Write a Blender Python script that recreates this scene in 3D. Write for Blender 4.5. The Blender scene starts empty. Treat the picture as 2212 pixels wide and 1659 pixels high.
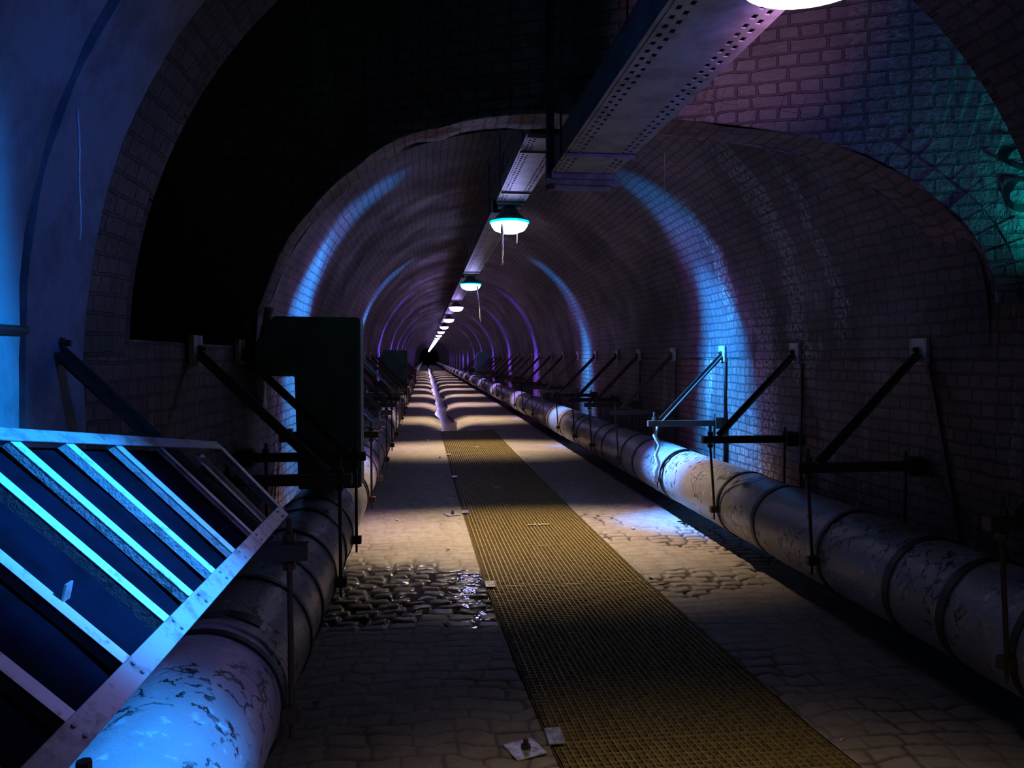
import bpy, math, random
import numpy as np
from mathutils import Vector, Matrix, noise
random.seed(7)
PI = math.pi
D = bpy.data
C = bpy.context.scene.collection
sc = bpy.context.scene

# ---------------------------------------------------------------- camera, world, exposure
H = 1.75
cam = D.objects.new('camera', D.cameras.new('camera')); C.objects.link(cam)
cam.data.sensor_width = 36.0
cam.data.lens = 36.0 * 1662 / 2212
cam.location = (0, 0, H)
yaw = math.atan(188 / 1662); pit = math.atan(57.5 / math.hypot(1662, 188))
cam.rotation_euler = (PI / 2 - pit, 0, -yaw)
cam.data.clip_start = 0.02
sc.camera = cam
w = D.worlds.new('world'); sc.world = w; w.use_nodes = True
w.node_tree.nodes['Background'].inputs[0].default_value = (0.25, 0.32, 0.6, 1)
w.node_tree.nodes['Background'].inputs[1].default_value = 0.010
sc.view_settings.view_transform = 'Standard'
sc.view_settings.look = 'None'
sc.view_settings.exposure = 0.0
sc.view_settings.gamma = 1.0
sc.view_settings.use_curve_mapping = False
sc.cycles.use_denoising = True
sc.cycles.use_adaptive_sampling = True
sc.cycles.adaptive_threshold = 0.03
sc.cycles.max_bounces = 4
sc.cycles.diffuse_bounces = 2
sc.cycles.sample_clamp_indirect = 3.0

XL, XR = -1.29, 3.18            # side walls
XC, R = (XL + XR) / 2, (XR - XL) / 2
PLX_ = -.8
LX = 0.90                        # lamp line

def spot(name, loc, aim, power, col, half, blend, sx=1.0, sy=1.0, rad=0.06, long_axis=None):
    """elliptical spot; sx = stretch across the tunnel, sy = along it"""
    l = D.lights.new(name, 'SPOT'); o = D.objects.new(name, l); C.objects.link(o)
    z = (Vector(loc) - Vector(aim)).normalized()       # local +Z points away from the aim
    y = Vector((0, 1, 0)); x = y.cross(z).normalized(); y = z.cross(x).normalized()
    M = Matrix((x, y, z)).transposed().to_4x4()
    o.matrix_world = Matrix.Translation(loc) @ M @ Matrix.Diagonal((sx, sy, 1, 1))
    l.energy = power; l.color = col; l.spot_size = 2 * half; l.spot_blend = blend
    l.shadow_soft_size = rad
    return o
def point(name, loc, power, col, rad=0.1):
    l = D.lights.new(name, 'POINT'); o = D.objects.new(name, l); C.objects.link(o)
    o.location = loc; l.energy = power; l.color = col; l.shadow_soft_size = rad
    return o

# the row of ceiling lamps: (y, z of the lens, side colour)
CYAN = (0.015, 0.30, 1.0); VIO = (0.14, 0.07, 1.0); WARM = (1.0, 0.76, 0.48); WARMV = (0.95, 0.68, 0.62)
LAMPS = [(1.74, 2.73), (8.2, 3.2)] + [(15.2 + 7.0 * i, 3.2) for i in range(24)]
for i, (ly, lz) in enumerate(LAMPS):
    side = CYAN if i < 3 else VIO
    k = 1.0 if i < 8 else 0.7
    d = lz - 0.15
    if i > 14:
        if i % 2: point('violet_fill', (LX, ly, d - .02), 26, (0.30, 0.14, 1.0))  # added violet fill for the far haze, at every other lamp
        continue
    if i == 0:
        spot('lamp_light_down', (LX, ly, d), (LX + .1, ly, 0), 140, (1.0, 0.76, 0.52), 0.78, 1.0, 1.0, 1.0)
        spot('lamp_light_left', (LX, ly, d), (XL, 2.0, 1.15), 1500, (0.002, 0.27, 1.0), 0.27, 0.9, 2.4, 1.0)
        spot('lamp_light_low_left', (LX, ly, d), (PLX_, ly + .25, .8), 150, (0.30, 0.27, 1.0), 0.42, 1.0, 1.0, 1.0)
        spot('lamp_light_face', (LX + .12, ly, d), (1.75, 4.65, 4.0), 125, (1.0, 0.42, 0.66), 0.36, 1.0)
        spot('lamp_light_face', (LX + .12, ly, d), (2.0, 4.5, 3.6), 52, (0.22, 0.16, 1.0), 0.70, 1.0)
        spot('lamp_light_pier', (LX, ly, d), (XL, 2.75, 2.2), 90, (0.0, 0.14, 1.0), 0.45, 1.0)
        continue
    spot('lamp_light_down', (LX, ly, d), (LX + .1, ly - (.85 if i == 1 else .45), 0), 960 * k, WARM if i < 4 else WARMV, 0.58, 1.0, 1.8, 1.0)
    p = (2600 if i < 3 else 2500) * k
    spot('lamp_light_right', (LX, ly, d), (XR, ly - .25, 1.2), p * (2.4 if i == 1 else 1.35), side, 0.31 if i == 1 else 0.24, 1.0, 2.1, 1.0)
    spot('lamp_light_left', (LX, ly, d), (XL, ly - .25, 1.8), p * (1.7 if i == 1 else 1.25), side, 0.30 if i == 1 else 0.24, 1.0, 2.0, 1.0)
    if i < 8:
        for xx in (XL, XR):
            if i < 3: spot('lamp_light_halo', (LX, ly, d), (xx, ly - .2, 1.6), 210, (0.45, 0.14, 1.0), 0.48, 1.0, 2.2, 1.0)
        spot('lamp_light_up_right', (LX, ly, d), (XR, ly - .25, 3.1), p * .20, side, 0.30, 1.0, 3.2, 1.0)
        spot('lamp_light_up_left', (LX, ly, d), (XL, ly - .1, 3.1), p * .20, side, 0.30, 1.0, 3.2, 1.0)
    point('violet_fill', (LX, ly, d - .02), 13 if i < 3 else 18, (0.24, 0.22, 1.0) if i < 3 else (0.30, 0.14, 1.0))  # added fill for the violet ambient glow, apart from the lamp's beams
# green floodlight standing on the ledge of the side chamber, out of frame on the right
spot('green_floodlight', (3.8, 3.56, 2.35), (2.95, 4.15, 3.25), 34, (0.0, 0.48, 0.50), 0.95, 0.9)

# ---------------------------------------------------------------- helpers
class MB:
    def __init__(s): s.v = []; s.f = []; s.uv = None
    def add(s, vs, fs):
        n = len(s.v); s.v += [tuple(v) for v in vs]; s.f += [tuple(n + i for i in f) for f in fs]
        return s
    def box(s, c, d, M=None):
        hx, hy, hz = d[0] / 2, d[1] / 2, d[2] / 2
        vs = [Vector((x * hx, y * hy, z * hz)) for z in (-1, 1) for x, y in ((-1, -1), (1, -1), (1, 1), (-1, 1))]
        if M is not None: vs = [M @ v for v in vs]
        vs = [v + Vector(c) for v in vs]
        return s.add(vs, [(3, 2, 1, 0), (4, 5, 6, 7), (0, 1, 5, 4), (1, 2, 6, 5), (2, 3, 7, 6), (3, 0, 4, 7)])
    def bar(s, a, b, w_, t, up=(0, 0, 1)):
        """rectangular bar from a to b, w_ wide across, t thick along up"""
        a, b = Vector(a), Vector(b); d = (b - a).normalized(); u = Vector(up)
        x = d.cross(u)
        if x.length < 1e-4: x = d.cross(Vector((0, 1, 0)))
        x.normalize(); z = x.cross(d).normalized()
        vs = [p + x * (sx * w_ / 2) + z * (sz * t / 2) for p in (a, b) for sx, sz in ((-1, -1), (1, -1), (1, 1), (-1, 1))]
        return s.add(vs, [(3, 2, 1, 0), (4, 5, 6, 7), (0, 1, 5, 4), (1, 2, 6, 5), (2, 3, 7, 6), (3, 0, 4, 7)])
    def angle(s, a, b, w_, t, up=(0, 0, 1), flip=1):
        """L-section: one flat leg and one leg hanging down"""
        a, b = Vector(a), Vector(b); d = (b - a).normalized(); u = Vector(up)
        x = d.cross(u).normalized(); z = x.cross(d).normalized()
        s.bar(a, b, w_, t, up)
        o = x * (flip * (w_ / 2 - t / 2)) - z * (w_ / 2)
        return s.bar(a + o, b + o, t, w_ - t, up)
    def tube(s, pts, rads, n=8, caps=True):
        pts = [Vector(p) for p in pts]
        if not hasattr(rads, '__len__'): rads = [rads] * len(pts)
        base = len(s.v); prev = None
        for i, p in enumerate(pts):
            d = (pts[min(i + 1, len(pts) - 1)] - pts[max(i - 1, 0)]).normalized()
            if prev is None:
                x = d.cross(Vector((0, 0, 1)))
                if x.length < 0.1: x = d.cross(Vector((1, 0, 0)))
            else: x = prev - d * prev.dot(d)
            x.normalize(); prev = x; y = d.cross(x)
            for k in range(n):
                a = 2 * PI * k / n
                s.v.append(tuple(p + (x * math.cos(a) + y * math.sin(a)) * rads[i]))
        for i in range(len(pts) - 1):
            for k in range(n):
                k2 = (k + 1) % n
                s.f.append((base + i * n + k, base + i * n + k2, base + (i + 1) * n + k2, base + (i + 1) * n + k))
        if caps:
            s.f.append(tuple(base + k for k in reversed(range(n))))
            e = base + (len(pts) - 1) * n; s.f.append(tuple(e + k for k in range(n)))
        return s
    def ring(s, c, r, w_, t, a0=0, a1=2 * PI, n=40):
        """band round an axis along Y; r inner radius, w_ width along Y, t thickness"""
        full = abs(a1 - a0 - 2 * PI) < 1e-4; m = n if full else n + 1; b = len(s.v)
        for i in range(m):
            a = a0 + (a1 - a0) * i / n
            for rr, yy in ((r, -w_ / 2), (r + t, -w_ / 2), (r + t, w_ / 2), (r, w_ / 2)):
                s.v.append((c[0] + rr * math.cos(a), c[1] + yy, c[2] + rr * math.sin(a)))
        for i in range(n):
            j = (i + 1) % m
            for k in range(4):
                k2 = (k + 1) % 4
                s.f.append((b + i * 4 + k, b + j * 4 + k, b + j * 4 + k2, b + i * 4 + k2))
        if not full:
            s.f.append((b, b + 1, b + 2, b + 3)); e = b + (m - 1) * 4; s.f.append((e + 3, e + 2, e + 1, e))
        return s
    def lathe(s, c, prof, n=32):
        """prof: (radius, z) pairs, axis Z"""
        b = len(s.v)
        for r, z in prof:
            for k in range(n):
                a = 2 * PI * k / n; s.v.append((c[0] + r * math.cos(a), c[1] + r * math.sin(a), c[2] + z))
        for i in range(len(prof) - 1):
            for k in range(n):
                k2 = (k + 1) % n
                s.f.append((b + i * n + k, b + i * n + k2, b + (i + 1) * n + k2, b + (i + 1) * n + k))
        s.f.append(tuple(b + k for k in reversed(range(n))))
        e = b + (len(prof) - 1) * n; s.f.append(tuple(e + k for k in range(n)))
        return s
    def build(s, name, m=None, parent=None, smooth=False, bevel=0, solid=0, org=None):
        me = D.meshes.new(name)
        vs = s.v if org is None else [tuple(Vector(v) - Vector(org)) for v in s.v]
        me.from_pydata(vs, [], s.f); me.update()
        if s.uv is not None:
            ul = me.uv_layers.new(name='UVMap'); li = [i for f in s.f for i in f]
            ul.data.foreach_set('uv', np.array([s.uv[i] for i in li], dtype=np.float32).ravel())
        o = D.objects.new(name, me); C.objects.link(o)
        if m: me.materials.append(m)
        if smooth: me.polygons.foreach_set('use_smooth', [True] * len(me.polygons))
        if solid:
            q = o.modifiers.new('s', 'SOLIDIFY'); q.thickness = solid; q.offset = 0
        if bevel:
            q = o.modifiers.new('b', 'BEVEL'); q.width = bevel; q.segments = 2; q.limit_method = 'ANGLE'
        if parent: o.parent = parent
        if org is not None: o.location = org
        return o

def tag(o, label=None, cat=None, group=None, kind=None):
    if label: o['label'] = label
    if cat: o['category'] = cat
    if group: o['group'] = group
    if kind: o['kind'] = kind
    return o
def empty(name, loc=(0, 0, 0)):
    o = D.objects.new(name, None); C.objects.link(o); o.location = loc; o.empty_display_size = .1
    return o
def copy_tree(o, parent=None):
    c = o.copy(); C.objects.link(c)
    if parent: c.parent = parent
    for ch in o.children: copy_tree(ch, c)
    return c
ORD = ['nearest', 'second', 'third', 'fourth', 'fifth', 'sixth', 'seventh', 'eighth', 'ninth', 'tenth', 'eleventh', 'twelfth', 'thirteenth',
       'fourteenth', 'fifteenth', 'sixteenth', 'seventeenth', 'eighteenth', 'nineteenth', 'twentieth', 'twenty-first', 'twenty-second',
       'twenty-third', 'twenty-fourth', 'twenty-fifth', 'twenty-sixth', 'twenty-seventh', 'twenty-eighth', 'twenty-ninth', 'thirtieth']

# ---------------------------------------------------------------- materials
def newmat(name):
    m = D.materials.new(name); m.use_nodes = True; nt = m.node_tree
    b = nt.nodes['Principled BSDF']; return m, nt, b
def N(nt, t, **kw):
    n = nt.nodes.new(t)
    for k, v in kw.items():
        if k in n.inputs: n.inputs[k].default_value = v
        else: setattr(n, k, v)
    return n
def mixc(nt, fac, a, b):
    n = nt.nodes.new('ShaderNodeMix'); n.data_type = 'RGBA'
    for sock, v in ((n.inputs[0], fac), (n.inputs[6], a), (n.inputs[7], b)):
        if hasattr(v, 'links') or isinstance(v, bpy.types.NodeSocket): nt.links.new(v, sock)
        else: sock.default_value = v if not isinstance(v, tuple) else (*v, 1)
    return n.outputs[2]
def ramp(nt, src, a, b, va=0.0, vb=1.0):
    n = N(nt, 'ShaderNodeMapRange'); n.inputs[1].default_value = a; n.inputs[2].default_value = b
    n.inputs[3].default_value = va; n.inputs[4].default_value = vb; nt.links.new(src, n.inputs[0]); return n.outputs[0]
def math_(nt, op, a, b=None):
    n = N(nt, 'ShaderNodeMath'); n.operation = op
    for i, v in enumerate((a, b)):
        if v is None: continue
        if isinstance(v, bpy.types.NodeSocket): nt.links.new(v, n.inputs[i])
        else: n.inputs[i].default_value = v
    return n.outputs[0]
def noise_(nt, vec, scale, detail=4, rough=0.6, dims='3D', dist=0.0):
    n = N(nt, 'ShaderNodeTexNoise'); n.inputs['Scale'].default_value = scale; n.inputs['Detail'].default_value = detail
    n.inputs['Roughness'].default_value = rough; n.inputs['Distortion'].default_value = dist
    nt.links.new(vec, n.inputs['Vector']); return n
def bump(nt, b, hgt, strength, dist, prev=None):
    n = N(nt, 'ShaderNodeBump'); n.inputs['Strength'].default_value = strength; n.inputs['Distance'].default_value = dist
    nt.links.new(hgt, n.inputs['Height'])
    if prev: nt.links.new(prev, n.inputs['Normal'])
    nt.links.new(n.outputs[0], b.inputs['Normal']); return n.outputs[0]
def mapping(nt, vec, scale):
    n = N(nt, 'ShaderNodeMapping'); n.inputs['Scale'].default_value = scale; nt.links.new(vec, n.inputs['Vector']); return n.outputs[0]

def brick_mat(name, c1, c2, mortar, deposit, dep_amt=0.55, bw=0.20, bh=0.080, rough=0.55, plaster=0.0):
    m, nt, b = newmat(name)
    tc = N(nt, 'ShaderNodeTexCoord'); uv = tc.outputs['UV']
    nz = noise_(nt, uv, 2.2, 3)
    dv = N(nt, 'ShaderNodeVectorMath'); dv.operation = 'MULTIPLY_ADD'
    nt.links.new(nz.outputs['Color'], dv.inputs[0]); dv.inputs[1].default_value = (0.05, 0.05, 0); nt.links.new(uv, dv.inputs[2])
    nz2 = noise_(nt, uv, 16, 2)
    dv2 = N(nt, 'ShaderNodeVectorMath'); dv2.operation = 'MULTIPLY_ADD'
    nt.links.new(nz2.outputs['Color'], dv2.inputs[0]); dv2.inputs[1].default_value = (0.012, 0.012, 0); nt.links.new(dv.outputs[0], dv2.inputs[2])
    bt = N(nt, 'ShaderNodeTexBrick'); nt.links.new(dv2.outputs[0], bt.inputs['Vector'])
    bt.inputs['Scale'].default_value = 1.0; bt.inputs['Brick Width'].default_value = bw; bt.inputs['Row Height'].default_value = bh
    bt.inputs['Mortar Size'].default_value = 0.009; bt.inputs['Mortar Smooth'].default_value = 0.35; bt.inputs['Bias'].default_value = 0
    bt.inputs['Color1'].default_value = (*c1, 1); bt.inputs['Color2'].default_value = (*c2, 1); bt.inputs['Mortar'].default_value = (*mortar, 1)
    bt.offset = 0.5; bt.squash = 0.55; bt.squash_frequency = 2
    big = noise_(nt, uv, 0.7, 4, 0.65)
    soot = ramp(nt, big.outputs['Fac'], 0.35, 0.65, 0.55, 1.25)
    mul = N(nt, 'ShaderNodeVectorMath'); mul.operation = 'SCALE'; nt.links.new(bt.outputs['Color'], mul.inputs[0]); nt.links.new(soot, mul.inputs['Scale'])
    st = noise_(nt, mapping(nt, uv, (3.2, 0.45, 1)), 1.0, 6, 0.62, dist=0.5)
    s1 = ramp(nt, st.outputs['Fac'], 1 - dep_amt + 0.06, 1 - dep_amt + 0.20)
    fine = noise_(nt, uv, 26, 4, 0.7)
    s2 = math_(nt, 'MULTIPLY', s1, ramp(nt, fine.outputs['Fac'], 0.35, 0.6))
    sep = N(nt, 'ShaderNodeSeparateXYZ'); nt.links.new(uv, sep.inputs[0])
    wob = noise_(nt, mapping(nt, uv, (2.5, 1.3, 1)), 1.0, 4, 0.7)
    u_ = math_(nt, 'ADD', sep.outputs['X'], ramp(nt, wob.outputs['Fac'], 0, 1, -0.45, 0.45))
    tot = None
    for u0, hw, v0, v1 in ((6.2, .10, 1.6, 3.6), (6.95, .13, .2, 2.3), (7.55, .07, 2.2, 3.3), (5.6, .06, 1.9, 3.3)):
        q = ramp(nt, math_(nt, 'ABSOLUTE', math_(nt, 'SUBTRACT', u_, u0)), hw, hw * 2.2, 1, 0)
        q = math_(nt, 'MULTIPLY', q, ramp(nt, sep.outputs['Y'], v0 - .2, v0 + .2)); q = math_(nt, 'MULTIPLY', q, ramp(nt, sep.outputs['Y'], v1 - .4, v1 + .4, 1, 0))
        tot = q if tot is None else math_(nt, 'MAXIMUM', tot, q)
    s2 = math_(nt, 'MAXIMUM', s2, math_(nt, 'MULTIPLY', tot, ramp(nt, fine.outputs['Fac'], 0.38, 0.55)))
    notm = ramp(nt, bt.outputs['Fac'], 0, 1, 1, 0.35)
    s3 = math_(nt, 'MULTIPLY', s2, notm)
    col = mixc(nt, s3, mul.outputs[0], deposit)
    nt.links.new(col, b.inputs['Base Color'])
    b.inputs['Roughness'].default_value = rough
    nt.links.new(ramp(nt, big.outputs['Fac'], 0.4, 0.7, rough + .15, rough - .15), b.inputs['Roughness'])
    inv = math_(nt, 'SUBTRACT', 1.0, bt.outputs['Fac'])
    h = math_(nt, 'ADD', inv, math_(nt, 'MULTIPLY', fine.outputs['Fac'], 0.7))
    h = math_(nt, 'ADD', h, math_(nt, 'MULTIPLY', s2, 0.7))
    bump(nt, b, h, 1.0, 0.010 * (1.5 - plaster))
    return m
BRICK = brick_mat('tunnel_brick', (0.17, 0.085, 0.07), (0.11, 0.06, 0.055), (0.035, 0.028, 0.026), (0.42, 0.40, 0.38), 0.50)
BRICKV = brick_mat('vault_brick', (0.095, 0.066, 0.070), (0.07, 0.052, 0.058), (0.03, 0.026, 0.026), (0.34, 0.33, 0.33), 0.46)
BRICKP = brick_mat('painted_brick', (0.24, 0.24, 0.24), (0.19, 0.20, 0.20), (0.12, 0.12, 0.12), (0.40, 0.42, 0.40), 0.55, rough=0.6)
DARKB = brick_mat('shaded_brick', (0.05, 0.038, 0.034), (0.035, 0.028, 0.026), (0.015, 0.013, 0.012), (0.12, 0.11, 0.11), 0.42)  # dark brick copy: shade of the near vault and crossing in its colour

def simple(name, col, rough=0.5, metal=0.0, var=0.3, scale=20, bstr=0.3, bdist=0.003, col2=None, thresh=(0.45, 0.6)):
    m, nt, b = newmat(name)
    tc = N(nt, 'ShaderNodeTexCoord'); v = tc.outputs['Object']
    n1 = noise_(nt, v, scale, 5, 0.65)
    c2 = col2 or tuple(c * (1 - var) for c in col)
    nt.links.new(mixc(nt, ramp(nt, n1.outputs['Fac'], *thresh), col, c2), b.inputs['Base Color'])
    b.inputs['Roughness'].default_value = rough; b.inputs['Metallic'].default_value = metal
    n2 = noise_(nt, v, scale * 3, 4, 0.7)
    bump(nt, b, n2.outputs['Fac'], bstr, bdist)
    return m
STEEL = simple('rusted_steel', (0.055, 0.045, 0.04), 0.55, 0.3, 0.4, 25, 0.7, 0.004, (0.10, 0.055, 0.035))
PLATE = simple('limed_wall_plate', (0.45, 0.45, 0.45), 0.6, 0.2, 0.4, 18, 0.5, 0.003)
ANGLE = simple('pale_angle_iron', (0.42, 0.42, 0.43), 0.42, 0.3, 0.5, 14, 0.5, 0.003, (0.24, 0.22, 0.21), (0.5, 0.62))
SLAT = simple('chalky_slat', (0.62, 0.63, 0.62), 0.5, 0.0, 0.3, 24, 0.8, 0.004, (0.30, 0.28, 0.26), (0.55, 0.68))
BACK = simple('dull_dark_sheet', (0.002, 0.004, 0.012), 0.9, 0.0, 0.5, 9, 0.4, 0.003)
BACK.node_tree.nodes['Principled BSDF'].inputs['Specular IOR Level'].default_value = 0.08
TRAY = simple('galvanised_tray', (0.28, 0.28, 0.30), 0.5, 0.3, 0.4, 6, 0.4, 0.003, (0.19, 0.17, 0.17))
TRAYD = simple('tray_cover_dark', (0.06, 0.06, 0.065), 0.6, 0.3, 0.4, 12)
GREEN = simple('green_painted_sheet', (0.08, 0.22, 0.19), 0.55, 0.0, 0.35, 3.5, 0.2, 0.003)
GREENE = simple('pale_sheet_edge', (0.30, 0.30, 0.30), 0.55, 0.1, 0.4, 20)  # paler grey for the strip along the tank's right edge
GRATE = simple('yellow_resin_grating', (0.34, 0.25, 0.085), 0.6, 0.0, 0.35, 30, 0.5, 0.002, (0.17, 0.125, 0.05))
CLIP = simple('zinc_clip', (0.55, 0.54, 0.52), 0.35, 0.5, 0.4, 30, 0.4, 0.002, (0.25, 0.22, 0.2))
PLASTER = simple('lime_plaster', (0.42, 0.42, 0.42), 0.7, 0.0, 0.35, 8, 0.8, 0.01)
CONC = simple('grey_render', (0.20, 0.20, 0.22), 0.6, 0.0, 0.4, 4, 0.6, 0.012)
TRENCH = simple('trench_mud', (0.03, 0.025, 0.02), 0.6, 0.0, 0.4, 6, 0.6, 0.01)
LIME = simple('wet_lime_drip', (0.75, 0.75, 0.74), 0.18, 0.0, 0.2, 60, 0.5, 0.002)
LITTER = simple('pale_litter', (0.60, 0.52, 0.40), 0.7, 0.0, 0.4, 60)
LITTERD = simple('brown_litter', (0.22, 0.15, 0.10), 0.8, 0.0, 0.4, 60)
PAINT = simple('black_spray_paint', (0.015, 0.02, 0.02), 0.5, 0.0, 0.3, 30)
BAND = simple('black_pipe_strap', (0.02, 0.02, 0.02), 0.5, 0.2, 0.3, 30, 0.4, 0.003)

def emit(name, col, s):
    m, nt, b = newmat(name)
    b.inputs['Base Color'].default_value = (0.1, 0.1, 0.1, 1)
    b.inputs['Emission Color'].default_value = (*col, 1); b.inputs['Emission Strength'].default_value = s
    return m
LENS = emit('lit_lens', (0.97, 0.97, 0.92), 10); LENS1 = emit('near_lit_lens', (1.0, 0.93, 0.84), 3)
RIMC = emit('cyan_glare_ring', (0.0, 0.55, 1.0), 3.0)  # glowing ring stands in for the cyan glare around the lamps
RIMV = emit('violet_glare_ring', (0.45, 0.35, 1.0), 3.0)  # same painted-in glare, violet for the farther lamps

def pipe_mat():
    m, nt, b = newmat('pipe_lagging')
    tc = N(nt, 'ShaderNodeTexCoord'); v = tc.outputs['Object']
    big = noise_(nt, v, 1.6, 4); mid = noise_(nt, v, 9, 5, 0.7); fine = noise_(nt, v, 45, 4)
    dv = N(nt, 'ShaderNodeVectorMath'); dv.operation = 'MULTIPLY_ADD'
    nt.links.new(mid.outputs['Color'], dv.inputs[0]); dv.inputs[1].default_value = (0.16, 0.16, 0.16); nt.links.new(v, dv.inputs[2])
    vo = N(nt, 'ShaderNodeTexVoronoi'); vo.feature = 'DISTANCE_TO_EDGE'; vo.inputs['Scale'].default_value = 9
    nt.links.new(mapping(nt, dv.outputs[0], (1, 1.5, 1)), vo.inputs['Vector'])
    crack = ramp(nt, vo.outputs['Distance'], 0.03, 0.07, 1, 0)
    mask = ramp(nt, noise_(nt, v, 2.7, 3).outputs['Fac'], 0.46, 0.54)
    crack = math_(nt, 'MULTIPLY', crack, mask)
    crack = math_(nt, 'MULTIPLY', crack, ramp(nt, noise_(nt, v, 14, 2).outputs['Fac'], 0.48, 0.54))
    base = mixc(nt, ramp(nt, big.outputs['Fac'], 0.35, 0.65), (0.20, 0.19, 0.195), (0.30, 0.29, 0.30))
    flake = math_(nt, 'MULTIPLY', ramp(nt, noise_(nt, v, 17, 4, 0.6).outputs['Fac'], 0.60, 0.68), ramp(nt, big.outputs['Fac'], 0.4, 0.6))
    base = mixc(nt, flake, base, (0.62, 0.63, 0.63))
    base = mixc(nt, crack, base, (0.012, 0.01, 0.012))
    nt.links.new(base, b.inputs['Base Color'])
    b.inputs['Roughness'].default_value = 0.36
    h = math_(nt, 'SUBTRACT', math_(nt, 'MULTIPLY', mid.outputs['Fac'], 0.8), math_(nt, 'MULTIPLY', crack, 1.2))
    h = math_(nt, 'ADD', h, math_(nt, 'MULTIPLY', fine.outputs['Fac'], 0.3))
    bump(nt, b, h, 0.8, 0.012)
    return m
PIPE = pipe_mat()

def floor_mat():
    m, nt, b = newmat('muddy_cobbles')
    tc = N(nt, 'ShaderNodeTexCoord'); v = tc.outputs['Object']
    aw = N(nt, 'ShaderNodeAttribute'); aw.attribute_name = 'wet'
    aj = N(nt, 'ShaderNodeAttribute'); aj.attribute_name = 'joint'
    big = noise_(nt, v, 1.3, 4); mid = noise_(nt, v, 8, 5, 0.65); fine = noise_(nt, v, 70, 4, 0.7)
    dry = mixc(nt, ramp(nt, big.outputs['Fac'], 0.35, 0.65), (0.36, 0.315, 0.27), (0.28, 0.245, 0.22))
    dry = mixc(nt, ramp(nt, mid.outputs['Fac'], 0.4, 0.7, 0, 0.6), dry, (0.19, 0.13, 0.10))
    dry = mixc(nt, aj.outputs['Fac'], dry, (0.030, 0.022, 0.018))
    wetc = mixc(nt, aj.outputs['Fac'], (0.13, 0.13, 0.135), (0.012, 0.011, 0.011))
    col = mixc(nt, aw.outputs['Fac'], dry, wetc)
    nt.links.new(col, b.inputs['Base Color'])
    nt.links.new(ramp(nt, aw.outputs['Fac'], 0, 1, 0.72, 0.17), b.inputs['Roughness'])
    h = math_(nt, 'ADD', mid.outputs['Fac'], math_(nt, 'MULTIPLY', fine.outputs['Fac'], 0.25))
    bump(nt, b, h, 0.7, 0.010)
    return m
FLOOR = floor_mat()
def water_mat():
    m, nt, b = newmat('drain_water')
    b.inputs['Base Color'].default_value = (0.05, 0.035, 0.04, 1); b.inputs['Roughness'].default_value = 0.12
    tc = N(nt, 'ShaderNodeTexCoord'); n = noise_(nt, tc.outputs['Object'], 3, 3); bump(nt, b, n.outputs['Fac'], 0.3, 0.02)
    return m
WATER = water_mat()

# ---------------------------------------------------------------- the tunnel shell
def grid_obj(name, P, UV, mat, kind='structure', smooth=True):
    """P: array (n, m, 3), UV: (n, m, 2)"""
    n, m_ = P.shape[:2]
    idx = np.arange(n * m_).reshape(n, m_)
    F = np.stack([idx[:-1, :-1], idx[1:, :-1], idx[1:, 1:], idx[:-1, 1:]], -1).reshape(-1, 4)
    me = D.meshes.new(name); me.from_pydata(P.reshape(-1, 3).tolist(), [], F.tolist()); me.update()
    ul = me.uv_layers.new(name='UVMap'); ul.data.foreach_set('uv', UV.reshape(-1, 2)[F.ravel()].astype(np.float32).ravel())
    me.materials.append(mat)
    if smooth: me.polygons.foreach_set('use_smooth', [True] * len(me.polygons))
    o = D.objects.new(name, me); C.objects.link(o); o['kind'] = kind
    return o
def rough_(x, y, z, a=0.02):
    return a * (noise.noise(Vector((x * 1.1, y * 0.9, z * 1.1))) + 0.5 * noise.noise(Vector((x * 3.1 + 9, y * 3.3, z * 3.1))))
def ysteps(a, b):
    ys = [a]
    while ys[-1] < b:
        y = ys[-1]; ys.append(min(b, y + (0.07 if y < 12 else 0.16 if y < 30 else 0.6)))
    return ys
def wall_grid(name, x, sgn, y0, y1, z0, z1, mat):
    ys = ysteps(y0, y1); zs = np.linspace(z0, z1, max(2, int((z1 - z0) / 0.12)))
    P = np.zeros((len(ys), len(zs), 3)); U = np.zeros((len(ys), len(zs), 2))
    for i, y in enumerate(ys):
        for j, z in enumerate(zs):
            e = rough_(x, y, z) if y < 40 else 0
            P[i, j] = (x + sgn * (abs(e)), y, z); U[i, j] = (y, z)
    return grid_obj(name, P, U, mat)
def yp(x): return 6.0 - (min(x, 3.25) - XL) * 0.4474        # oblique front face of the brick arch
# low side walls, the whole length
wall_grid('wall_left', XL, -1, -2.5, 192, -0.3, 1.83, BRICK)
wall_grid('wall_right', XR, 1, -2.5, 192, -0.3, 2.05, BRICK)
# main vault beyond the oblique arch
ang = np.linspace(0, PI, 97)
ys = ysteps(0, 188)
P = np.zeros((len(ys), len(ang), 3)); U = np.zeros((len(ys), len(ang), 2))
for j, a in enumerate(ang):
    x0 = XC + R * math.cos(a); z0 = H + R * math.sin(a); ya = yp(x0) + 0.03
    for i, t in enumerate(ys):
        y = ya + t
        e = rough_(x0, y, z0, 0.03) if y < 40 else 0
        P[i, j] = (XC + (R + e) * math.cos(a), y, z0 + e * math.sin(a)); U[i, j] = (y, R * a + H)
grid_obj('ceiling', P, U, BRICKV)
# vault over the viewer
ys = list(np.arange(-2.5, 3.51, 0.12)); ys[-1] = 3.5
P = np.zeros((len(ys), len(ang), 3)); U = np.zeros((len(ys), len(ang), 2))
for i, y in enumerate(ys):
    for j, a in enumerate(ang):
        P[i, j] = (XC + R * math.cos(a), y, H + R * math.sin(a)); U[i, j] = (y, R * a)
grid_obj('ceiling', P, U, DARKB)
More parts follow.
